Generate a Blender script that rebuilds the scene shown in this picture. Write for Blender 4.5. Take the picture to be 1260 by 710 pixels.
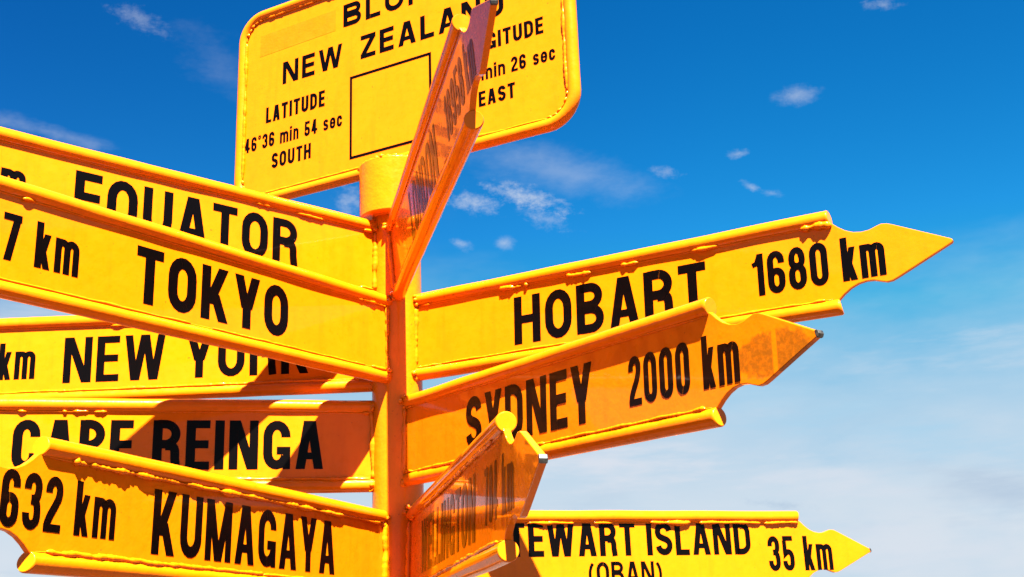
import bpy, bmesh, math, random
from mathutils import Vector, Matrix

for o in list(bpy.data.objects):
    bpy.data.objects.remove(o, do_unlink=True)
scene = bpy.context.scene
COL = scene.collection
R = math.radians

# ------------------------------------------------------------------ camera
CAM_POS = Vector((0.0, -2.6132, 1.6))
PITCH, ROLL, YAW, FPX = R(16.6565), R(-2.0634), R(5.8615), 1442.05      # photo is 1260 x 710
fwd = Vector((math.sin(YAW)*math.cos(PITCH), math.cos(YAW)*math.cos(PITCH), math.sin(PITCH)))
rgt0 = Vector((math.cos(YAW), -math.sin(YAW), 0))
up0 = rgt0.cross(fwd)
rgt = rgt0*math.cos(ROLL) + up0*math.sin(ROLL)
up = -rgt0*math.sin(ROLL) + up0*math.cos(ROLL)
cd = bpy.data.cameras.new('camera')
cam = bpy.data.objects.new('camera', cd)
COL.objects.link(cam)
m3 = Matrix((rgt, up, -fwd)).transposed()
cam.matrix_world = Matrix.Translation(CAM_POS) @ m3.to_4x4()
cd.sensor_fit = 'HORIZONTAL'
cd.sensor_width = 36.0
cd.lens = FPX/1260*36.0
cd.clip_start = 0.05
cd.clip_end = 20000
scene.camera = cam

def pix_dir(x, y):
    """direction of a photo pixel (only used to find where in the sky a cloud hangs)"""
    return (fwd*FPX + rgt*(x-630) - up*(y-355)).normalized()

# ------------------------------------------------------------------ exposure
vs = scene.view_settings
vs.view_transform = 'Standard'
vs.look = 'None'
vs.gamma = 1.0
vs.use_curve_mapping = False
vs.exposure = 3.3

# ------------------------------------------------------------------ sun
SUN_EL, SUN_PSI = R(60), R(-6)          # the light travels away from the camera, a little to the left
to_light = Vector((-math.sin(SUN_PSI)*math.cos(SUN_EL), -math.cos(SUN_PSI)*math.cos(SUN_EL), math.sin(SUN_EL)))
sd = bpy.data.lights.new('sun', 'SUN')
sd.energy = 5.0
sd.angle = R(0.5)
sd.color = (1.0, 0.95, 0.86)
sun = bpy.data.objects.new('sun', sd)
COL.objects.link(sun)
sun.rotation_euler = to_light.to_track_quat('Z', 'Y').to_euler()
sun.location = (3, -6, 12)

# ------------------------------------------------------------------ node helpers
class NT:
    def __init__(s, tree):
        s.t = tree
        s.n = tree.nodes
        s.l = tree.links
    def node(s, kind, **kw):
        n = s.n.new(kind)
        for k, v in kw.items():
            setattr(n, k, v)
        return n
    def put(s, sock, v):
        if isinstance(v, bpy.types.NodeSocket):
            s.l.new(v, sock)
        else:
            sock.default_value = v
    def math(s, op, a, b=0.0, c=None, clamp=False):
        n = s.node('ShaderNodeMath', operation=op, use_clamp=clamp)
        s.put(n.inputs[0], a)
        s.put(n.inputs[1], b)
        if c is not None:
            s.put(n.inputs[2], c)
        return n.outputs[0]
    def dot(s, v, w):
        n = s.node('ShaderNodeVectorMath', operation='DOT_PRODUCT')
        s.put(n.inputs[0], v)
        s.put(n.inputs[1], w)
        return n.outputs['Value']
    def sstep(s, x, lo, hi, o0=0.0, o1=1.0):
        n = s.node('ShaderNodeMapRange', interpolation_type='SMOOTHSTEP')
        s.put(n.inputs['Value'], x)
        n.inputs['From Min'].default_value = lo
        n.inputs['From Max'].default_value = hi
        n.inputs['To Min'].default_value = o0
        n.inputs['To Max'].default_value = o1
        return n.outputs[0]
    def noise(s, vec, scale, detail=4.0, rough=0.55, dist=0.0):
        n = s.node('ShaderNodeTexNoise')
        if vec is not None:
            s.put(n.inputs['Vector'], vec)
        n.inputs['Scale'].default_value = scale
        n.inputs['Detail'].default_value = detail
        n.inputs['Roughness'].default_value = rough
        n.inputs['Distortion'].default_value = dist
        return n.outputs['Fac']
    def mix(s, f, a, b, blend='MIX'):
        n = s.node('ShaderNodeMix', data_type='RGBA', blend_type=blend)
        s.put(n.inputs[0], f)
        s.put(n.inputs[6], a)
        s.put(n.inputs[7], b)
        return n.outputs[2]
    def comb(s, x, y, z):
        n = s.node('ShaderNodeCombineXYZ')
        s.put(n.inputs[0], x)
        s.put(n.inputs[1], y)
        s.put(n.inputs[2], z)
        return n.outputs[0]

# ------------------------------------------------------------------ sky
world = bpy.data.worlds.new('World')
scene.world = world
world.use_nodes = True
W = NT(world.node_tree)
W.n.clear()
out = W.node('ShaderNodeOutputWorld')
bg = W.node('ShaderNodeBackground')
W.l.new(bg.outputs[0], out.inputs[0])
sky = W.node('ShaderNodeTexSky', sky_type='NISHITA')
sky.sun_disc = False
sky.sun_elevation = SUN_EL
sky.sun_rotation = R(174)
sky.altitude = 0
sky.air_density = 1.0
sky.dust_density = 0.3
sky.ozone_density = 2.5
bg.inputs['Strength'].default_value = 0.05
D = W.node('ShaderNodeTexCoord').outputs['Generated']
sep = W.node('ShaderNodeSeparateXYZ')
W.l.new(D, sep.inputs[0])
dz = sep.outputs['Z']
# the photograph's deep, contrasty blue: each channel of the clear sky steepened
sp = W.node('ShaderNodeSeparateColor')
W.l.new(sky.outputs[0], sp.inputs[0])
def steep(ch, hi, p, k):
    return W.math('MULTIPLY', W.math('POWER', W.math('MINIMUM', sp.outputs[ch], hi), p), k)
cc = W.node('ShaderNodeCombineColor')
W.put(cc.inputs[0], steep(0, 2.0, 4.0, 0.0135))
# a shade lighter and greener towards the east
east_g = W.math('MINIMUM', W.math('MAXIMUM', W.math('MULTIPLY_ADD', sep.outputs['X'], 0.6, 1.06), 0.82), 1.22)
east_b = W.math('MINIMUM', W.math('MAXIMUM', W.math('MULTIPLY_ADD', sep.outputs['X'], 0.35, 1.06), 0.97), 1.14)
W.put(cc.inputs[1], W.math('MULTIPLY', steep(1, 3.1, 1.8, 0.210), east_g))
W.put(cc.inputs[2], W.math('MULTIPLY', steep(2, 4.3, 1.4, 0.385), east_b))
blue = cc.outputs[0]
# thin cirrus sheet and haze, thickening towards the horizon
inv = W.math('DIVIDE', 1.0, W.math('ADD', W.math('MAXIMUM', dz, 0.0), 0.12))
px = W.math('MULTIPLY', sep.outputs['X'], inv)
py = W.math('MULTIPLY', sep.outputs['Y'], inv)
plane = W.comb(px, W.math('MULTIPLY', py, 0.8), 0.0)
cir = W.noise(plane, 1.1, 5.0, 0.62)
cir2 = W.noise(W.comb(sep.outputs['X'], sep.outputs['Y'], W.math('MULTIPLY', dz, 3.2)), 4.6, 5.0, 0.58)
edge = W.math('ADD', dz, W.math('MULTIPLY', W.math('SUBTRACT', cir2, 0.5), -0.20))
outer = W.math('MULTIPLY', W.sstep(edge, 0.31, 0.17), 0.85)
low = W.sstep(edge, 0.220, 0.080)                   # 1 at the horizon
wide = W.sstep(dz, 0.45, 0.15)
veil = W.math('MULTIPLY', W.sstep(cir, 0.52, 0.80), W.math('MULTIPLY', wide, 0.30))
white = (3.05, 3.30, 3.70, 1)
hazec = (3.00, 3.32, 3.68, 1)
pale = (1.75, 2.85, 3.70, 1)
grey = (2.05, 2.60, 3.25, 1)
col = W.mix(outer, blue, (1.55, 2.65, 3.55, 1))
col = W.mix(W.math('MULTIPLY', low, W.sstep(cir2, 0.62, 0.40, 0.70, 0.97)), col, hazec)
col = W.mix(veil, col, white)
# soft grey-blue undersides in the bank near the horizon
g = W.math('MULTIPLY', W.sstep(cir, 0.45, 0.30), W.math('MULTIPLY', low, 0.35))
col = W.mix(g, col, grey)
# two shared noises break up the single clouds
NA = W.noise(W.comb(sep.outputs['X'], sep.outputs['Y'], W.math('MULTIPLY', dz, 2.0)), 26.0, 4.0, 0.62)
NB = W.noise(W.comb(sep.outputs['X'], sep.outputs['Y'], W.math('MULTIPLY', dz, 1.6)), 95.0, 4.0, 0.68)
NC = W.noise(W.comb(sep.outputs['X'], sep.outputs['Y'], W.math('MULTIPLY', dz, 5.5)), 13.0, 5.0, 0.62)
# single clouds that hang in the photographed piece of sky
def cloud(col, x, y, w, h, ang, dens, c=white, seed=0.0, freq=1.0, ragged=1.15):
    d0 = pix_dir(x, y)
    ca, sa = math.cos(R(ang)), math.sin(R(ang))
    d1 = pix_dir(x+w*ca, y+w*sa)
    d2 = pix_dir(x-h*sa, y+h*ca)
    e1 = d1-d0
    e2 = d2-d0
    u = W.dot(D, tuple(e1/e1.length_squared))
    v = W.dot(D, tuple(e2/e2.length_squared))
    u = W.math('SUBTRACT', u, d0.dot(e1)/e1.length_squared)
    v = W.math('SUBTRACT', v, d0.dot(e2)/e2.length_squared)
    rr = W.math('SQRT', W.math('ADD', W.math('MULTIPLY', u, u), W.math('MULTIPLY', v, v)))
    n = NB if w < 70 else (NC if y > 350 else NA)
    k = W.math('ADD', W.math('SUBTRACT', 1.0, rr), W.math('MULTIPLY', W.math('SUBTRACT', n, 0.5), ragged*2))
    front = W.sstep(W.dot(D, tuple(d0)), 0.85, 0.9)
    f = W.math('MULTIPLY', W.math('MULTIPLY', W.sstep(k, -0.1, 1.5), dens*(0.85 if y < 320 else 1.0)), front)
    return W.mix(f, col, c)
for a in [
    (172, 24, 44, 15, 24, 0.34, white, 1.3, 1.6),
    (60, 162, 95, 12, 14, 0.34, white, 2.1, 2.4),
    (270, 75, 70, 40, 30, 0.14, white, 7.7, 1.4),
    (980, 117, 33, 15, -4, 0.62, white, 3.2, 1.5, 0.55),
    (1085, 5, 26, 9, 5, 0.40, white, 4.9, 1.5),
    (909, 189, 16, 7, -8, 0.42, white, 5.5, 1.2),
    (926, 231, 15, 6, 30, 0.50, white, 6.4, 1.2),
    (950, 238, 16, 5, 5, 0.30, white, 6.9, 1.2),
    (818, 212, 24, 9, 15, 0.36, white, 8.3, 1.4),
    (645, 242, 62, 15, 16, 0.85, white, 9.9, 2.2),
    (583, 250, 36, 14, 8, 0.72, white, 10.2, 1.8),
    (670, 268, 40, 14, 20, 0.45, white, 10.9, 1.8),
    (690, 212, 140, 34, 12, 0.38, white, 11.4, 1.6, 0.7),
    (566, 300, 18, 8, 20, 0.45, white, 12.4, 1.3),
    (621, 299, 14, 10, 0, 0.66, white, 13.1, 1.1, 0.6),
    (430, 248, 26, 22, -40, 0.50, white, 14.2, 1.6),
    (930, 500, 230, 40, -3, 0.55, pale, 0, 0, 1.7),
    (1150, 545, 190, 30, 2, 0.60, pale, 0, 0, 1.7),
    (760, 570, 190, 36, -3, 1.0, white, 0, 0, 1.6),
    (1010, 590, 200, 26, 0, 0.7, white, 0, 0, 1.8),
    (1205, 596, 120, 22, 6, 0.95, grey, 0, 0, 1.5),
    (960, 621, 50, 6, 3, 0.80, grey, 0, 0, 1.3),
    (1090, 672, 240, 52, 0, 0.75, white, 0, 0, 1.3),
    (1170, 440, 220, 40, -8, 0.40, white, 0, 0, 1.9),
    (40, 385, 240, 45, 0, 0.80, white, 0, 0, 0.6),
]:
    col = cloud(col, *a)
col = W.mix(1.0, col, (0.467, 0.467, 0.467, 1), 'MULTIPLY')
W.l.new(col, bg.inputs['Color'])

# ------------------------------------------------------------------ materials
def new_mat(name):
    m = bpy.data.materials.new(name)
    m.use_nodes = True
    t = NT(m.node_tree)
    b = t.n.get('Principled BSDF')
    return m, t, b

PAINT_COL = (0.52, 0.112, 0.0006)
def make_paint(name, base=PAINT_COL, rough=0.30, coat=0.7, peel=0.045, grime=0.0, residue=False, specks=0.735):
    m, t, b = new_mat(name)
    v = t.node('ShaderNodeTexCoord').outputs['Object']
    big = t.noise(v, 9.0, 3.0, 0.6)
    mid = t.noise(v, 55.0, 2.0, 0.6)
    f = t.math('ADD', t.math('MULTIPLY', big, 0.6), t.math('MULTIPLY', mid, 0.4))
    lo = (base[0]*0.95, base[1]*0.94, base[2], 1)
    hi = (min(base[0]*1.05, 0.95), base[1]*1.05, base[2], 1)
    c = t.mix(t.sstep(f, 0.30, 0.70), lo, hi)
    st = t.node('ShaderNodeMapping')
    t.l.new(v, st.inputs[0])
    st.inputs['Scale'].default_value = (1.0, 1.0, 0.12)
    run = t.sstep(t.noise(st.outputs[0], 42.0, 3.0, 0.6), 0.50, 0.78)
    c = t.mix(t.math('MULTIPLY', run, 0.28), c, (base[0]*0.72, base[1]*0.66, base[2], 1))
    # small knocks and grime specks
    sp = t.sstep(t.noise(v, 130.0, 2.0, 0.5), specks, specks+0.03)
    c = t.mix(t.math('MULTIPLY', sp, 0.55), c, (0.20, 0.035, 0.004, 1))
    if grime:
        gr = t.sstep(t.noise(v, 38.0, 8.0, 0.75, 0.8), 0.42, 0.75)
        c = t.mix(t.math('MULTIPLY', gr, grime), c, (0.16, 0.035, 0.004, 1))
    if residue:                                    # old sticker glue and grime on the point of the board
        sx = t.node('ShaderNodeSeparateXYZ')
        t.l.new(v, sx.inputs[0])
        u = t.math('DIVIDE', t.math('SUBTRACT', sx.outputs[0], 1.172), 0.078)
        w = t.math('DIVIDE', t.math('ADD', sx.outputs[2], 0.096), 0.036)
        rr = t.math('SQRT', t.math('ADD', t.math('MULTIPLY', u, u), t.math('MULTIPLY', w, w)))
        rr = t.math('ADD', rr, t.math('MULTIPLY', t.math('SUBTRACT', t.noise(v, 70.0, 4.0, 0.65), 0.5), 0.7))
        msk = t.math('MULTIPLY', t.sstep(rr, 1.02, 0.82), t.sstep(t.noise(v, 120.0, 5.0, 0.7), 0.25, 0.62, 0.45, 0.95))
        streak = t.sstep(t.math('ABSOLUTE', t.math('SUBTRACT', sx.outputs[0], 1.176)), 0.003, 0.006)
        c = t.mix(t.math('MULTIPLY', msk, streak), c, (0.19, 0.052, 0.002, 1))
    t.put(b.inputs['Base Color'], c)
    t.put(b.inputs['Roughness'], t.sstep(mid, 0.25, 0.75, rough-0.06, rough+0.10))
    b.inputs['Coat Weight'].default_value = coat
    b.inputs['Coat Roughness'].default_value = 0.04
    b.inputs['Coat IOR'].default_value = 1.24
    b.inputs['Specular IOR Level'].default_value = 0.05
    h = t.math('ADD', t.math('MULTIPLY', t.noise(v, 190.0, 1.0, 0.5), 0.5), t.math('MULTIPLY', t.noise(v, 34.0, 2.0, 0.6), 1.9))
    bump = t.node('ShaderNodeBump')
    bump.inputs['Strength'].default_value = peel
    bump.inputs['Distance'].default_value = 0.006
    t.put(bump.inputs['Height'], h)
    t.l.new(bump.outputs[0], b.inputs['Normal'])
    b2 = t.node('ShaderNodeBump')
    b2.inputs['Strength'].default_value = peel*0.25
    b2.inputs['Distance'].default_value = 0.006
    t.put(b2.inputs['Height'], t.noise(v, 48.0, 1.0, 0.5))
    t.l.new(b2.outputs[0], b.inputs['Coat Normal'])
    return m
paint = make_paint('yellow_enamel')
paint_rail = make_paint('yellow_enamel_rail', peel=0.06, specks=0.715)
paint_post = make_paint('yellow_enamel_post', peel=0.13, specks=0.70)
paint_weld = make_paint('yellow_enamel_weld', peel=0.16, rough=0.24, specks=0.68)
paint_sydney = make_paint('yellow_enamel_stained', residue=True)
paint_ghost = make_paint('faded_enamel', base=(0.50, 0.095, 0.001), rough=0.42, coat=0.3, peel=0.08, grime=0.06)

m_black, t, b = new_mat('black_vinyl')
v = t.node('ShaderNodeTexCoord').outputs['Object']
wear = t.math('MULTIPLY', t.sstep(t.noise(v, 170.0, 6.0, 0.7, 0.5), 0.66, 0.72), t.sstep(t.noise(v, 5.0, 2.0), 0.55, 0.72))
t.put(b.inputs['Base Color'], t.mix(wear, (0.0010, 0.0006, 0.0006, 1), (0.08, 0.016, 0.002, 1)))
b.inputs['Roughness'].default_value = 0.30
b.inputs['Specular IOR Level'].default_value = 0.05
b.inputs['Coat Weight'].default_value = 0.25
b.inputs['Coat IOR'].default_value = 1.20
b.inputs['Coat Roughness'].default_value = 0.05

m_steel, t, b = new_mat('bare_steel')
v = t.node('ShaderNodeTexCoord').outputs['Object']
t.put(b.inputs['Base Color'], t.mix(t.sstep(t.noise(v, 160.0, 4.0), 0.4, 0.6), (0.006, 0.005, 0.005, 1), (0.028, 0.026, 0.021, 1)))
b.inputs['Roughness'].default_value = 0.45
b.inputs['Metallic'].default_value = 0.0

m_ground, t, b = new_mat('red_gravel')
v = t.node('ShaderNodeTexCoord').outputs['Object']
c = t.mix(t.sstep(t.noise(v, 38.0, 6.0, 0.7), 0.3, 0.7), (0.030, 0.015, 0.009, 1), (0.056, 0.028, 0.016, 1))
c = t.mix(t.sstep(t.noise(v, 0.35, 4.0), 0.35, 0.7, 0.0, 0.5), c, (0.038, 0.020, 0.011, 1))
t.put(b.inputs['Base Color'], c)
b.inputs['Roughness'].default_value = 0.95
bump = t.node('ShaderNodeBump')
bump.inputs['Strength'].default_value = 0.6
bump.inputs['Distance'].default_value = 0.02
t.put(bump.inputs['Height'], t.noise(v, 60.0, 5.0, 0.7))
t.l.new(bump.outputs[0], b.inputs['Normal'])

m_conc, t, b = new_mat('concrete')
v = t.node('ShaderNodeTexCoord').outputs['Object']
t.put(b.inputs['Base Color'], t.mix(t.sstep(t.noise(v, 14.0, 8.0, 0.7), 0.3, 0.7), (0.22, 0.20, 0.18, 1), (0.34, 0.32, 0.29, 1)))
b.inputs['Roughness'].default_value = 0.9

# ------------------------------------------------------------------ mesh helpers
def obj(name, bm, mat, parent=None, smooth=False):
    me = bpy.data.meshes.new(name)
    bm.normal_update()
    bm.to_mesh(me)
    bm.free()
    me.materials.append(mat)
    if smooth:
        for p in me.polygons:
            p.use_smooth = True
    o = bpy.data.objects.new(name, me)
    COL.objects.link(o)
    if parent:
        o.parent = parent
    return o

def tube(bm, pts, radii, seg=14, cap=True, bevel=0.0, squash=None):
    """round section swept along pts (list of Vectors); squash = (axis, factor)"""
    n = len(pts)
    rings = []
    t0 = (pts[1]-pts[0]).normalized()
    ref = Vector((0, 0, 1)) if abs(t0.z) < 0.9 else Vector((0, 1, 0))
    for i in range(n):
        t = (pts[min(i+1, n-1)]-pts[max(i-1, 0)]).normalized()
        a = t.cross(ref).normalized()
        c = a.cross(t).normalized()
        ring = []
        for k in range(seg):
            an = 2*math.pi*k/seg
            d = a*math.cos(an)+c*math.sin(an)
            ring.append(bm.verts.new(pts[i]+d*radii[i]))
        rings.append(ring)
    for i in range(n-1):
        for k in range(seg):
            bm.faces.new((rings[i][k], rings[i][(k+1) % seg], rings[i+1][(k+1) % seg], rings[i+1][k]))
    if cap:
        bm.faces.new(rings[0][::-1])
        bm.faces.new(rings[-1])

def wob(rng, n, corr):
    """smooth random sequence in -1..1"""
    k = max(2, int(n/corr)+2)
    a = [rng.uniform(-1, 1) for _ in range(k+1)]
    o = []
    for i in range(n):
        x = i/max(n-1, 1)*(k-1)
        j = int(x)
        f = x-j
        f = f*f*(3-2*f)
        o.append(a[j]*(1-f)+a[j+1]*f)
    return o

def bead(bm, p0, p1, r, rng, lump=0.55, step=0.0032, seg=8):
    """a lumpy weld run between two points"""
    L = (p1-p0).length
    n = max(6, int(L/step))
    w0 = [rng.uniform(-1, 1) for _ in range(n)]
    w1, w2, w3 = wob(rng, n, rng.uniform(3.5, 6)), wob(rng, n, rng.uniform(9, 22)), wob(rng, n, rng.uniform(6, 14))
    pts, rad = [], []
    side = (p1-p0).normalized().cross(Vector((0.31, 0.83, 0.47))).normalized()
    for i in range(n):
        f = i/(n-1)
        pts.append(p0.lerp(p1, f)+side*(w3[i]*r*0.28))
        e = min(1.0, min(i, n-1-i)/2.5+0.25)
        rad.append(max(0.0006, r*(0.80+lump*(0.22*w0[i]+0.40*w1[i]+0.42*w2[i]))*e))
    tube(bm, pts, rad, seg)

RT = 0.0150            # rail radius
TH = 0.005             # half thickness of a plate

def rail_mesh(p0, p1, r, rng, seg=24):
    bm = bmesh.new()
    L = (p1-p0).length
    n = max(8, int(L/0.022))
    wa, wb, wc = wob(rng, n, 6), wob(rng, n, 6), wob(rng, n, 3)
    d = (p1-p0).normalized()
    pts, rad = [p0+d*0.0], [r*0.80]
    fs = [0.002/L+(1-0.004/L)*i/(n-1) for i in range(n)]
    for i in range(n):
        q = Vector((0, wa[i]*0.0005, wb[i]*0.0005))
        if i == n-1:
            pts.append(p1-d*0.0045+q)
            rad.append(r*(1+0.018*wc[i]))
        pts.append(p0.lerp(p1, fs[i])+q)
        rad.append(r*(1+0.018*wc[i]))
    pts.append(p1.copy())
    rad.append(r*0.90)
    tube(bm, pts, rad, seg)
    return bm

def smooth_sides(o, ang=35):
    me = o.data
    for p in me.polygons:
        p.use_smooth = len(p.vertices) == 4
    return o

# ------------------------------------------------------------------ lettering (condensed grotesque drawn as strokes)
def rect(x0, y0, x1, y1): return [[(x0, y0), (x1, y0), (x1, y1), (x0, y1)]]
def diag(x0, y0, x1, y1, s):
    """slanted stem cut level at both ends; x0, x1 are centres"""
    ht = s*math.hypot(x1-x0, y1-y0)/abs(y1-y0)/2
    return [[(x0-ht, y0), (x0+ht, y0), (x1+ht, y1), (x1-ht, y1)]]
def arc(cx, cy, rx, ry, a0, a1, n=9):
    return [(cx+rx*math.cos(R(a0+(a1-a0)*i/n)), cy+ry*math.sin(R(a0+(a1-a0)*i/n))) for i in range(n+1)]
def bez(p0, p1, p2, p3, n=9):
    o = []
    for i in range(n+1):
        t = i/n
        u = 1-t
        o.append(tuple(u**3*p0[k]+3*u*u*t*p1[k]+3*u*t*t*p2[k]+t**3*p3[k] for k in (0, 1)))
    return o
def ribbon(pts, s, closed=False):
    q = [pts[0]]
    for p in pts[1:]:
        if math.hypot(p[0]-q[-1][0], p[1]-q[-1][1]) > 1e-4:
            q.append(p)
    if closed and math.hypot(q[0][0]-q[-1][0], q[0][1]-q[-1][1]) < 1e-4:
        q.pop()
    n = len(q)
    L, Rr = [], []
    for i in range(n):
        a = q[i-1] if (i or closed) else None
        c = q[(i+1) % n] if (i < n-1 or closed) else None
        def nd(u, v):
            l = math.hypot(v[0]-u[0], v[1]-u[1])
            return ((v[0]-u[0])/l, (v[1]-u[1])/l)
        d1 = nd(a, q[i]) if a else nd(q[i], c)
        d2 = nd(q[i], c) if c else d1
        nx, ny = -(d1[1]+d2[1]), d1[0]+d2[0]
        l = math.hypot(nx, ny) or 1
        nx, ny = nx/l, ny/l
        k = s/2/max(0.5, nx*-d1[1]+ny*d1[0])
        L.append((q[i][0]+nx*k, q[i][1]+ny*k))
        Rr.append((q[i][0]-nx*k, q[i][1]-ny*k))
    out = []
    for i in range(n if closed else n-1):
        j = (i+1) % n
        out.append([Rr[i], Rr[j], L[j], L[i]])
    return out

WID = dict(A=.56, B=.53, C=.52, D=.53, E=.45, F=.43, G=.53, H=.54, I=0, J=.4, K=.55, L=.42, M=.68, N=.56, O=.53, P=.50, Q=.53, R=.53, S=.51,
           T=.48, U=.53, V=.54, W=.82, X=.54, Y=.54, Z=.48, k=.45, m=.70, i=0, n=.44, s=.42, e=.45, c=.42)
for ch in '0235689':
    WID[ch] = .46
WID.update({'1': .30, '4': .48, '7': .44, ' ': .26, '\u00b0': .26, '(': .24, ')': .24})

def glyph(ch, w, s):
    i = s/2
    h = s*0.88
    hx = w-i
    cx = w/2
    rx = (w-s)/2
    ry = min(0.30, rx*1.30)
    X = 0.76
    tt = lambda y: min(y, 1-i-ry-0.004)          # terminals never fold back into their curve
    tb = lambda y: max(y, i+ry+0.004)
    top = lambda a0, a1, y=1.0: arc(cx, y-i-ry, rx, ry, a0, a1)
    bot = lambda a0, a1, y=0.0: arc(cx, y+i+ry, rx, ry, a0, a1)
    def bowl(y0, y1, xr):                      # right-hand bowl from the stem
        r1 = min((y1-y0)*0.5-h/2, 0.24)
        rr = min(xr-i-s*0.6, r1*1.05)
        a = [(i, y1-h/2), (xr-i-rr, y1-h/2)]+arc(xr-i-rr, y1-h/2-r1, rr, r1, 90, 0)
        c = arc(xr-i-rr, y0+h/2+r1, rr, r1, 0, -90)+[(i, y0+h/2)]
        return ribbon(a+c, s*0.94)
    if ch == 'A':
        return diag(i*1.12, 0, cx-.16*s, 1, s)+diag(w-i*1.12, 0, cx+.16*s, 1, s)+rect(w*.26, .20, w*.74, .20+h*.86)
    if ch == 'B':
        return rect(0, 0, s, 1)+bowl(0, .56, w)+bowl(.47, 1, w*.965)
    if ch == 'C':
        return ribbon([(hx, tt(.66))]+top(0, 180)+bot(180, 360)+[(hx, tb(.34))], s)
    if ch == 'D':
        return rect(0, 0, s, 1)+bowl(0, 1, w)
    if ch == 'E':
        return rect(0, 0, s, 1)+rect(s, 1-h, w, 1)+rect(s, .51-h/2, w*.95, .51+h/2)+rect(s, 0, w, h)
    if ch == 'F':
        return rect(0, 0, s, 1)+rect(s, 1-h, w, 1)+rect(s, .50-h/2, w*.93, .50+h/2)
    if ch == 'G':
        return ribbon([(hx, tt(.66))]+top(0, 180)+bot(180, 345), s)+rect(w-s*.82, 0, w, .46)+rect(cx, .46-h*.95, w-s*.82, .46)
    if ch == 'H':
        return rect(0, 0, s, 1)+rect(w-s, 0, w, 1)+rect(s, .51-h/2, w-s, .51+h/2)
    if ch == 'I':
        return rect(0, 0, s, 1)
    if ch == 'K':
        return rect(0, 0, s, 1)+diag(s*.9, .30, w-s*.72, 1, s)+diag(w*.47, .50, w-s*.62, 0, s)
    if ch == 'L':
        return rect(0, 0, s, 1)+rect(s, 0, w, h)
    if ch == 'M':
        return rect(0, 0, s*.92, 1)+rect(w-s*.92, 0, w, 1)+diag(cx-.05*s, 0, s*.62, 1, s*.95)+diag(cx+.05*s, 0, w-s*.62, 1, s*.95)
    if ch == 'N':
        return rect(0, 0, s*.95, 1)+rect(w-s*.95, 0, w, 1)+diag(w-s*.66, 0, s*.66, 1, s*.98)
    if ch in 'O0':
        return ribbon(top(0, 180)+bot(180, 360), s, True)
    if ch == 'P':
        return rect(0, 0, s, 1)+bowl(.42, 1, w)
    if ch == 'Q':
        return ribbon(top(0, 180)+bot(180, 360), s, True)+diag(w*.93, -.05, w*.62, .22, s*.8)
    if ch == 'R':
        leg = [(w*.45, .475), (hx-.10, .475)]+bez((hx-.10, .475), (hx-.005, .46), (hx-.02, .34), (hx-.015, .22))+[(hx+.01, 0)]
        return rect(0, 0, s, 1)+bowl(.43, 1, w*.98)+ribbon(leg, s*.94)
    if ch in 'Ss':
        H = 1.0 if ch == 'S' else X
        r2 = min(ry*.9, H*.205)
        p = arc(cx, H-i-r2, rx, r2, 8, 180)
        p += bez((i, H-i-r2), (i, H*.44), (hx, H*.56), (hx, i+r2), 14)
        p += arc(cx, i+r2, rx, r2, 0, -172)
        return ribbon(p, s*(1 if ch == 'S' else .92))
    if ch == 'T':
        return rect(0, 1-h, w, 1)+rect(cx-i, 0, cx+i, 1-h)
    if ch == 'U':
        return ribbon([(i, 1), (i, .5)]+bot(180, 360)+[(hx, 1)], s)
    if ch == 'V':
        return diag(cx-.1*s, 0, i*1.1, 1, s)+diag(cx+.1*s, 0, w-i*1.1, 1, s)
    if ch == 'W':
        a = w*.28
        return diag(a-.08*s, 0, i*1.05, 1, s*.95)+diag(a+.08*s, 0, cx-.08*s, 1, s*.95)+diag(w-a-.08*s, 0, cx+.08*s, 1, s*.95)+diag(w-a+.08*s, 0, w-i*1.05, 1, s*.95)
    if ch == 'Y':
        return rect(cx-i, 0, cx+i, .44)+diag(cx-.12*s, .38, i*1.12, 1, s)+diag(cx+.12*s, .38, w-i*1.12, 1, s)
    if ch == 'Z':
        return rect(0, 1-h, w, 1)+rect(0, 0, w, h)+diag(s*.62, h*.9, w-s*.62, 1-h*.9, s)
    if ch == '1':
        return rect(w-s, 0, w, 1)+ribbon([(0, .74), (w*.35, .77), (w-s*.6, .97)], s*.72)
    if ch == '2':
        p = [(i, tt(.70))]+top(180, 0)+bez((hx, 1-i-ry), (hx, .48), (i*1.2, .34), (i, h*.6), 12)
        return ribbon(p, s)+rect(0, 0, w, h)
    if ch == '3':
        a = [(i, tt(.71))]+top(180, 0)+bez((hx, 1-i-ry), (hx, .56), (w*.7, .53), (w*.42, .53), 6)
        c = bez((w*.42, .53), (w*.75, .53), (hx, .46), (hx, i+ry), 6)+bot(0, -180)+[(i, tb(.29))]
        return ribbon(a, s)+ribbon(c, s)
    if ch == '4':
        return rect(w-s*1.55, 0, w-s*.55, 1)+rect(0, .20, w, .20+h*.95)+diag(s*.5, .26, w-s*1.25, 1, s*.9)
    if ch == '5':
        r2 = min(ry, .22)
        p = [(s*.75, .50)]+arc(cx, .62-i-r2, rx, r2, 150, 0)+bot(0, -180)+[(i, tb(.28))]
        return rect(s*.25, 1-h, w*.95, 1)+rect(s*.15, .46, s*1.05, 1-h)+ribbon(p, s)
    if ch == '6':
        p = [(hx, tt(.70))]+top(0, 180)+bot(180, 360)+arc(cx, .60-i-ry*.9, rx, ry*.9, 0, 172)
        return ribbon(p, s)
    if ch == '9':
        return [[(w-x, 1-y) for x, y in q] for q in glyph('6', w, s)]
    if ch == '8':
        r1 = rx*.93
        a = arc(cx, 1-i-.20, r1, .20, 0, 180)+arc(cx, .53+i*.6+.10, r1, .13, 180, 360)
        c = arc(cx, .55-i*.2-.16, rx, .16, 0, 180)+bot(180, 360)
        return ribbon(a, s*.95, True)+ribbon(c, s, True)
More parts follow.
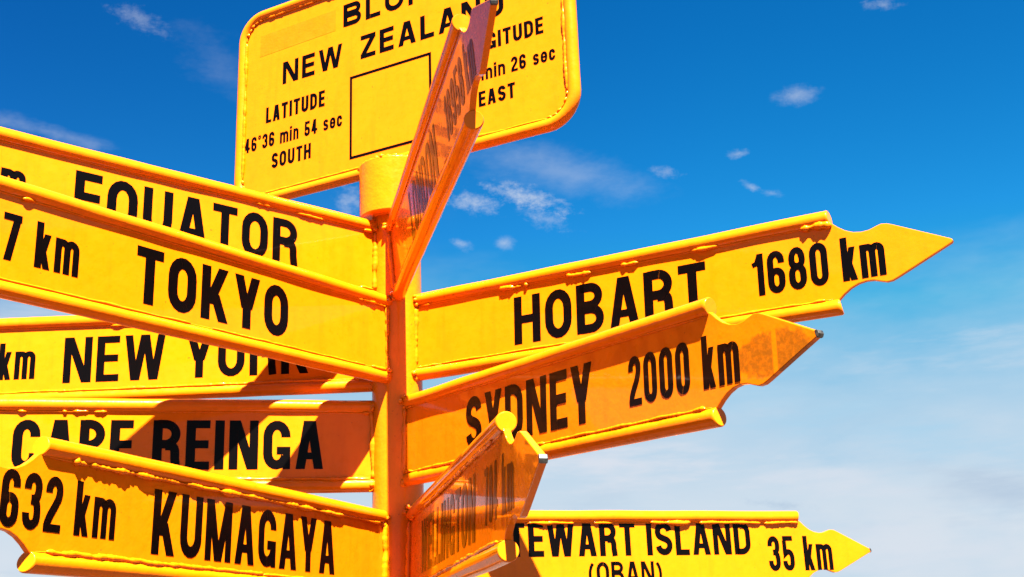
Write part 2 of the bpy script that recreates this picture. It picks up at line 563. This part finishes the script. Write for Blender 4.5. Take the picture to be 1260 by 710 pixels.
    if ch == '7':
        return rect(0, 1-h, w, 1)+diag(w*.36, 0, w-s*.62, 1-h*.9, s)
    if ch == 'k':
        return rect(0, 0, s, 1)+diag(s*.9, .24, w-s*.62, X, s*.9)+diag(w*.46, .40, w-s*.58, 0, s*.95)
    if ch in 'mn':
        k = 2 if ch == 'm' else 1
        o = rect(0, 0, s*.95, X)
        pitch = (w-s*.95)/k
        for j in range(k):
            x0 = s*.475+j*pitch
            r1 = pitch/2
            r2 = min(.17, r1*1.15)
            o += ribbon([(x0, X-.30)]+arc(x0+r1, X-i*.95-r2, r1, r2, 180, 0)+[(x0+pitch, 0)], s*.95)
        return o
    if ch == 'i':
        return rect(0, 0, s, X)+rect(0, 1-s*.9, s, 1)
    if ch in 'ce':
        r2 = min(ry, X*.30)
        p = arc(cx, X-i-r2, rx, r2, 0, 180)+arc(cx, i+r2, rx, r2, 180, 360)
        if ch == 'c':
            return ribbon([(hx, X*.62)]+p+[(hx, X*.38)], s*.95)
        return ribbon([(hx, X*.46)]+p+[(hx, X*.30)], s*.92)+rect(i, X*.42, w, X*.42+h*.8)
    if ch == '\u00b0':
        return ribbon(arc(w/2, .86, w/2-s*.3, .11, 0, 360, 14), s*.55, True)
    if ch == '(':
        return ribbon(arc(w*1.6, .42, w*1.35, .62, 125, 235, 10), s*.85)
    if ch == ')':
        return ribbon(arc(-w*.6, .42, w*1.35, .62, 55, -55, 10), s*.85)
    return []

def lettering(text, height, width, s=0.165, gap=0.095):
    """polygons (u, v) of a line of type, fitted to width by widening the letters, not the stems"""
    tw = width/height
    n = len(text)
    fixed = sum(s for ch in text if WID[ch] == 0)
    var = sum(WID[ch] for ch in text)+gap*(n-1)
    k = (tw-fixed)/var
    x = 0.0
    polys = []
    for ch in text:
        w = WID[ch]*k if WID[ch] else s
        for q in glyph(ch, w, s):
            polys.append([((x+a)*height, c*height) for a, c in q])
        x += w+gap*k
    return polys

def letter_obj(polys, place, parent, mat=m_black):
    bm = bmesh.new()
    for j, q in enumerate(polys):
        vs_ = [bm.verts.new(place(u, v_, (j % 7)*0.00004)) for u, v_ in q]
        bm.faces.new(vs_)
    return obj('lettering', bm, mat, parent)

# ------------------------------------------------------------------ the setting
bm = bmesh.new()
S = 6000
# finer rings near the post so the sheet is one mesh out to the horizon
vs_ = [bm.verts.new((x, y, 0)) for x, y in ((-S, -S), (S, -S), (S, S), (-S, S))]
bm.faces.new(vs_)
ground = obj('ground', bm, m_ground)
ground['kind'] = 'structure'

# ------------------------------------------------------------------ the signpost
post_root = bpy.data.objects.new('signpost', None)
COL.objects.link(post_root)
post_root['label'] = 'yellow steel signpost with black-lettered arrow boards welded around a round post'
post_root['category'] = 'signpost'

PR = 0.057
CR = 0.087
rng = random.Random(11)
bm = bmesh.new()
zs = [0.012+i*(2.56-0.012)/60 for i in range(61)]
ws = wob(rng, 61, 4)
tube(bm, [Vector((0, 0, z)) for z in zs], [PR*(1+0.006*w_) for w_ in ws], 48)
smooth_sides(obj('post', bm, paint_post, post_root))

# collar cylinder on top of the post
bm = bmesh.new()
prof = [(CR-0.003, 2.552), (CR, 2.5545), (CR, 2.557), (CR, 2.60), (CR*1.003, 2.64), (CR, 2.682), (CR, 2.6845), (CR-0.003, 2.687)]
tube(bm, [Vector((0, 0, z)) for r_, z in prof], [r_ for r_, z in prof], 56)
collar = smooth_sides(obj('post_collar', bm, paint_post, post_root))

# foot plate, bolts and footing
bm = bmesh.new()
bmesh.ops.create_cone(bm, cap_ends=True, segments=40, radius1=0.17, radius2=0.165, depth=0.02, matrix=Matrix.Translation((0, 0, 0.052)))
foot = obj('foot_plate', bm, paint, post_root)
for k in range(6):
    bm = bmesh.new()
    a = k*math.pi/3
    bmesh.ops.create_cone(bm, cap_ends=True, segments=6, radius1=0.014, radius2=0.013, depth=0.016, matrix=Matrix.Translation((0.13*math.cos(a), 0.13*math.sin(a), 0.070)))
    obj('bolt', bm, m_steel, foot)
bm = bmesh.new()
bmesh.ops.create_cone(bm, cap_ends=True, segments=48, radius1=0.42, radius2=0.40, depth=0.14, matrix=Matrix.Translation((0, 0, -0.028)))
obj('footing', bm, m_conc, post_root)

def plate_outline(r0, e, H):
    """side view of an arrow board: straight body, waist, shoulders and point (x along the arm, z down from the top rail)"""
    c = -H/2
    half = H/2
    upp = [(e-0.004, half-0.006), (e+0.006, half-0.013), (e+0.016, half-0.022), (e+0.029, half-0.031), (e+0.043, half-0.037), (e+0.058, half-0.0395),
           (e+0.072, half-0.0385), (e+0.084, half-0.0345), (e+0.094, half-0.0315), (e+0.104, half-0.0325), (e+0.114, half-0.0365)]
    tip = [(e+0.212, 0.0035), (e+0.214, 0.0), (e+0.212, -0.0035)]
    o = [(r0, half)]+upp+tip+[(x, -z) for x, z in upp[::-1]]+[(r0, -half)]
    return [(x, z+c) for x, z in o]

def plate_mesh(outline, th=TH):
    bm = bmesh.new()
    f = [bm.verts.new((x, -th, z)) for x, z in outline]
    k = [bm.verts.new((x, th, z)) for x, z in outline]
    n = len(outline)
    bm.faces.new(f[::-1])
    bm.faces.new(k)
    for i in range(n):
        j = (i+1) % n
        bm.faces.new((f[i], f[j], k[j], k[i]))
    bmesh.ops.recalc_face_normals(bm, faces=bm.faces)
    ed = [e for e in bm.edges if len(e.link_faces) == 2 and max(len(fc.verts) for fc in e.link_faces) > 4]
    bmesh.ops.bevel(bm, geom=ed, offset=0.0013, segments=2, profile=0.6, affect='EDGES')
    return bm

def make_arm(word, az, zt, H, tilt, off, e, side, texts, label, seed, runs_top, runs_low, worn=0.0, mat=None, twist=0.0):
    """side +1: the photographed face is local +y (arms to the left); -1: local -y"""
    rng = random.Random(seed)
    r0 = 0.040
    H += 0.003
    zt += 0.0015
    arm = obj('direction_arm', plate_mesh(plate_outline(r0, e, H)), mat or paint, post_root)
    a = R(az)
    arm.location = (-off*math.sin(a), off*math.cos(a), zt)
    arm.rotation_euler = (twist, -math.atan(tilt), a)
    arm['label'] = label
    for z in (0.0, -H):
        ra = e+rng.uniform(-0.002, 0.002)+(0.007 if z < 0 else 0.0)
        smooth_sides(obj('rail', rail_mesh(Vector((r0, 0, z)), Vector((ra, 0, z)), RT, rng), paint_rail, arm))
    # weld runs between plate and rails, both faces
    bm = bmesh.new()
    for sy in (side, -side):
        for z, dz_, runs in ((0.0, -1, runs_top), (-H, 1, runs_low)):
            for (x0, x1, r_) in runs:
                zz = z+dz_*RT*0.97
                bead(bm, Vector((x0, sy*(TH+0.0035), zz)), Vector((x1, sy*(TH+0.0035), zz)), r_, rng, 0.75 if z == 0.0 else 0.5)
            # fine continuous fillet
            zz = z+dz_*RT*0.955
            bead(bm, Vector((PR, sy*(TH+0.0012), zz)), Vector((e-0.004, sy*(TH+0.0012), zz)), 0.0021, rng, 0.35, 0.012, 6)
        # upright run against the post
        bead(bm, Vector((PR+0.001, sy*(TH+0.003), -0.012)), Vector((PR+0.001, sy*(TH+0.003), -H+0.012)), 0.0075, rng, 0.75, 0.0042)
    for z in (0.0, -H):
        for k in range(3):
            an = rng.uniform(0.2, 2.9)*side
            p = Vector((PR+0.002, math.sin(an)*RT, z+math.cos(an)*RT*0.9))
            bead(bm, p, p+Vector((0.004, rng.uniform(-.01, .01), rng.uniform(-.012, .012))), 0.0075, rng, 0.4, 0.002)
    smooth_sides(obj('weld_bead', bm, paint_weld, arm))
    # lettering
    face = side*(TH+0.0005)
    for (txt, ra, rb, z0, z1, s) in texts:
        polys = lettering(txt, z1-z0, abs(rb-ra), s)
        sg = 1 if rb > ra else -1
        letter_obj(polys, lambda u, v_, dd: (ra+sg*u, face+side*dd, z0+v_-0.0015), arm)
    # paint worn off the point
    if worn:
        tipx = e+0.214
        half = 0.0035+worn*0.50
        pts = [(tipx-worn, -H/2+half*0.75), (tipx-worn*0.6, -H/2+worn*0.36+0.0035), (tipx-0.0006, -H/2+0.0045), (tipx+0.0012, -H/2), (tipx-0.0006, -H/2-0.0045), (tipx-worn*0.5, -H/2-worn*0.28-0.0035), (tipx-worn*0.8, -H/2-worn*.1)]
        obj('bare_tip', plate_mesh(pts, TH+0.0004), m_steel, arm)
    return arm

T0, T1 = -0.1385, -0.0335       # name line
K0, K1 = -0.1255, -0.0430       # distance line
rnd = random.Random(5)
def bits(spec): return [(a_, b_, r_) for a_, b_, r_ in spec]
def rough_run(a_, b_, r_): return [(a_, b_, r_)]
GEN_TOP = bits([(0.062, 0.085, 0.005), (0.33, 0.36, 0.0035), (0.62, 0.65, 0.003)])
GEN_LOW = bits([(0.062, 0.10, 0.005), (0.2, 0.9, 0.0032)])

make_arm('equator', 216.67, 2.5281, 0.1661, 0.0018, -0.0123, 1.04, 1,
         [('EQUATOR', 0.76, 0.263, T0+.003, T1, 0.188), ('5133', 1.108, 0.962, K0, K1, 0.16), ('km', 0.934, 0.852, K0, K1, 0.16)],
         'yellow arrow board lettered EQUATOR', 21, bits([(0.062, 0.09, .005), (0.20, 0.27, .0033), (0.33, 0.37, .003)]), GEN_LOW)
make_arm('tokyo', 228.44, 2.3399, 0.1719, 0.0023, 0.0146, 1.04, 1,
         [('TOKYO', 0.724, 0.355, T0-.003, T1-.002, 0.205), ('9567', 1.106, 0.95, K0+.001, K1-.001, 0.165), ('km', 0.923, 0.84, K0+.001, K1-.001, 0.165)],
         'yellow arrow board lettered TOKYO', 22, bits([(0.062, 0.15, .0042), (0.93, 0.955, .0055)]), bits([(0.062, 0.11, .005), (0.13, 0.55, .0034), (0.6, 1.0, .003)]))
make_arm('newyork', 175.63, 2.3352, 0.1728, -0.0110, 0.0041, 1.04, 1,
         [('NEW', 0.752, 0.524, T0-.003, T1-.003, 0.172), ('YORK', 0.478, 0.2, T0-.003, T1-.003, 0.172), ('15008', 1.12, 0.925, K0-.003, K1-.001, 0.15), ('km', 0.897, 0.815, K0-.003, K1-.001, 0.15)],
         'yellow arrow board lettered NEW YORK', 23, GEN_TOP, bits([(0.062, 0.10, .005), (0.15, 0.95, .0044)]))
make_arm('cape', 187.39, 2.1062, 0.1711, -0.0016, 0.0026, 1.04, 1,
         [('CAPE', 0.803, 0.564, T0+.002, T1+.003, 0.185), ('REINGA', 0.524, 0.164, T0+.002, T1+.003, 0.185), ('1401', 1.115, 0.99, K0, K1, 0.15), ('km', 0.962, 0.88, K0, K1, 0.15)],
         'yellow arrow board lettered CAPE REINGA crossed by slanting shadows', 24, bits([(0.062, 0.08, .005), (0.62, 0.645, .0045), (0.655, 0.69, .0034), (0.70, 0.71, .0045), (0.78, 0.80, .003)]),
         bits([(0.062, 0.5, .0042), (0.55, 0.9, .003)]))
make_arm('kumagaya', 241.64, 1.8579, 0.1570, 0.0237, -0.0083, 1.042, 1,
         [('KUMAGAYA', 0.8, 0.255, -0.13, -0.029, 0.182), ('9632', 1.148, 0.995, -0.116, -0.038, 0.165), ('km', 0.969, 0.884, -0.116, -0.038, 0.165)],
         'yellow arrow board lettered KUMAGAYA with a rough weld under its top rail', 25, bits([(0.08, 0.30, .0036), (0.27, 0.62, .0046), (0.58, 0.95, .0050), (0.955, 0.985, .0070)]), bits([(0.062, 0.5, .004), (0.5, 1.02, .0055)]))
make_arm('hobart', -38.54, 2.3485, 0.1690, -0.0207, 0.0061, 1.018, -1,
         [('HOBART', 0.321, 0.768, T0-.003, T1-.003, 0.19), ('1680', 0.864, 1.01, K0, K1, 0.155), ('km', 1.035, 1.114, K0, K1, 0.155)],
         'yellow arrow board lettered HOBART 1680 km', 26,
         bits([(0.066, 0.10, .006), (0.285, 0.345, .0062), (0.35, 0.362, .0055), (0.455, 0.515, .006), (0.585, 0.625, .005), (0.74, 0.80, .005), (0.965, 1.024, .0075)]),
         bits([(0.062, 0.12, .005), (0.13, 0.45, .0034), (0.72, 1.0, .0036)]))
make_arm('sydney', -62.66, 2.1097, 0.1666, -0.0343, -0.0042, 1.045, -1,
         [('SYDNEY', 0.319, 0.745, -0.134, -0.03, 0.198), ('2000', 0.845, 0.996, -0.124, -0.0425, 0.155), ('km', 1.025, 1.105, -0.124, -0.0425, 0.155)],
         'orange-lit arrow board lettered SYDNEY 2000 km with a stained point', 27, bits([(0.062, 0.09, .004)]), bits([(0.062, 0.10, .005), (0.12, 0.6, .0042), (0.62, 1.03, .004)]),
         worn=0.007, mat=paint_sydney)
make_arm('stewart', 16.91, 1.8646, 0.1661, 0.0042, 0.0003, 1.046, -1,
         [('STEWART', 0.204, 0.579, -0.0885, -0.0105, 0.19), ('ISLAND', 0.609, 0.898, -0.0885, -0.0105, 0.19), ('(OBAN)', 0.452, 0.644, -0.152, -0.102, 0.175), ('35', 0.946, 1.022, -0.1295, -0.0455, 0.155), ('km', 1.051, 1.137, -0.1295, -0.0455, 0.155)],
         'yellow arrow board lettered STEWART ISLAND (OBAN) 35 km', 28,
         bits([(0.30, 0.42, .0045), (0.47, 0.52, .004), (0.62, 0.73, .0058), (0.755, 0.93, .0042), (0.94, 1.04, .0058)]), GEN_LOW, worn=0.006)
make_arm('wellington', -83.5, 1.8621, 0.1680, 0.0165, 0.0258, 1.064, -1,
         [('WELLINGTON', 0.240, 0.851, T0+.002, T1-.001, 0.175), ('784', 0.930, 1.026, -0.123, -0.042, 0.15), ('km', 1.058, 1.134, -0.123, -0.042, 0.15)],
         'foreshortened glossy arrow board lettered WELLINGTON 784 km', 29, bits([(0.08, 0.14, .004), (0.3, 1.0, .003)]), bits([(0.08, 1.04, .0036)]), worn=0.007, twist=-0.032)
make_arm('london', -83.5, 2.5188, 0.1600, -0.0200, -0.0165, 1.032, -1,
         [('LONDON', 0.376, 0.740, T0+.002, T1-.003, 0.175), ('18958', 0.848, 1.020, -0.122, -0.043, 0.15), ('km', 1.038, 1.112, -0.122, -0.043, 0.15)],
         'foreshortened arrow board lettered LONDON 18958 km', 30, bits([(0.08, 0.14, .004)]), GEN_LOW, worn=0.007, twist=0.087)

# ------------------------------------------------------------------ the square panel on top
rng = random.Random(77)
PZ = 2.68
panel_bm = None
def round_rect(x0, x1, z0, z1, r, n=7):
    o = []
    for cx, cz, a0 in ((x1-r, z0+r, -90), (x1-r, z1-r, 0), (x0+r, z1-r, 90), (x0+r, z0+r, 180)):
        o += [(cx+r*math.cos(R(a0+90*k/n)), cz+r*math.sin(R(a0+90*k/n))) for k in range(n+1)]
    return o
PX0, PX1, PZ0, PZ1 = -0.505+RT, 0.495-RT, RT, 0.562-RT
CRN = 0.068
panel = obj('title_panel', plate_mesh(round_rect(PX0, PX1, PZ0, PZ1, CRN)), paint, post_root)
panel.location = (0, 0, PZ)
panel.rotation_euler = (0, 0, R(-34.5))
panel['label'] = 'rounded yellow title panel lettered BLUFF NEW ZEALAND with latitude and longitude'
# bent round-bar frame
path = round_rect(PX0, PX1, PZ0, PZ1, CRN, 9)
dense = []
for i in range(len(path)):
    a_, b_ = Vector((path[i][0], 0, path[i][1])), Vector((path[(i+1) % len(path)][0], 0, path[(i+1) % len(path)][1]))
    n = max(1, int((b_-a_).length/0.025))
    dense += [a_.lerp(b_, k/n) for k in range(n)]
def loop_tube(bm, pts, radii, seg):
    n = len(pts)
    rings = []
    Y = Vector((0, 1, 0))
    for i in range(n):
        t = (pts[(i+1) % n]-pts[i-1]).normalized()
        a = t.cross(Y).normalized()
        rings.append([bm.verts.new(pts[i]+(a*math.cos(2*math.pi*k/seg)+Y*math.sin(2*math.pi*k/seg))*radii[i]) for k in range(seg)])
    for i in range(n):
        j = (i+1) % n
        for k in range(seg):
            bm.faces.new((rings[i][k], rings[i][(k+1) % seg], rings[j][(k+1) % seg], rings[j][k]))
bm = bmesh.new()
loop_tube(bm, dense, [RT*(1+0.02*w_) for w_ in wob(rng, len(dense), 3)], 24)
bmesh.ops.recalc_face_normals(bm, faces=bm.faces)
smooth_sides(obj('frame', bm, paint_rail, panel))
bm = bmesh.new()
inner = round_rect(PX0+RT*.97, PX1-RT*.97, PZ0+RT*.97, PZ1-RT*.97, CRN-RT*.97, 6)
for sy in (-1, 1):
    for i in range(len(inner)):
        a_ = inner[i]
        b_ = inner[(i+1) % len(inner)]
        bead(bm, Vector((a_[0], sy*(TH+.002), a_[1])), Vector((b_[0], sy*(TH+.002), b_[1])), 0.0042, rng, 0.8, 0.0045)
smooth_sides(obj('weld_bead', bm, paint_weld, panel))
# thick fillet where the panel stands in the collar
bm = bmesh.new()
for sy in (-1, 1):
    bead(bm, Vector((-0.088, sy*0.034, 0.014)), Vector((0.085, sy*0.034, 0.012)), 0.017, rng, 0.22, 0.008, 12)
    for k in range(16):
        a_ = math.pi*(0.04+0.92*k/15)
        b_ = math.pi*(0.04+0.92*(k+1)/15)
        bead(bm, Vector((0.083*math.cos(a_), sy*0.083*math.sin(a_), 0.006)), Vector((0.083*math.cos(b_), sy*0.083*math.sin(b_), 0.006)), 0.0052, rng, 0.7, 0.004)
smooth_sides(obj('weld_bead', bm, paint_weld, panel))
pf = -(TH+0.0005)
def ptext(txt, xa, xb, z0, z1, s, gap=.095):
    letter_obj(lettering(txt, z1-z0, xb-xa, s, gap), lambda u, v_, dd: (xa+u, pf-dd, z0+v_), panel)
ptext('BLUFF', -0.156, 0.150, 0.430, 0.493, .215, .13)
ptext('NEW', -0.351, -0.158, 0.323, 0.386, .205, .13)
ptext('ZEALAND', -0.101, 0.312, 0.324, 0.388, .215, .13)
ptext('LATITUDE', -0.404, -0.212, 0.226, 0.270, .205, .11)
ptext('46\u00b036 min 54 sec', -0.474, -0.157, 0.157, 0.197, .185, .10)
ptext('SOUTH', -0.381, -0.254, 0.094, 0.135, .20, .12)
ptext('LONGITUDE', 0.180, 0.413, 0.244, 0.286, .205, .11)
ptext('168\u00b021', 0.128, 0.228, 0.169, 0.206, .185, .10)
ptext('min', 0.246, 0.310, 0.169, 0.206, .185, .10)
ptext('26 sec', 0.3255, 0.440, 0.169, 0.206, .185, .10)
ptext('EAST', 0.237, 0.334, 0.104, 0.142, .205, .12)
# black square outline
bx0, bx1, bz0, bz1, lw = -0.134, 0.108, 0.060, 0.284, 0.0072
sq = [(bx0, bz0, bx1, bz0+lw), (bx0, bz1-lw, bx1, bz1), (bx0, bz0+lw, bx0+lw, bz1-lw), (bx1-lw, bz0+lw, bx1, bz1-lw)]
bm = bmesh.new()
for x0, z0, x1, z1 in sq:
    bm.faces.new([bm.verts.new(p) for p in ((x0, pf, z0), (x1, pf, z0), (x1, pf, z1), (x0, pf, z1))])
obj('square_outline', bm, m_black, panel)
# ghost of a removed sticker
bm = bmesh.new()
gp = [(-0.430, 0.424), (-0.180, 0.428), (-0.180, 0.488), (-0.430, 0.485)]
bm.faces.new([bm.verts.new((x, -(TH+.0003), z)) for x, z in gp])
o = obj('sticker_residue', bm, paint_ghost, panel)
o['label'] = 'faint darker patch left by a removed sticker'
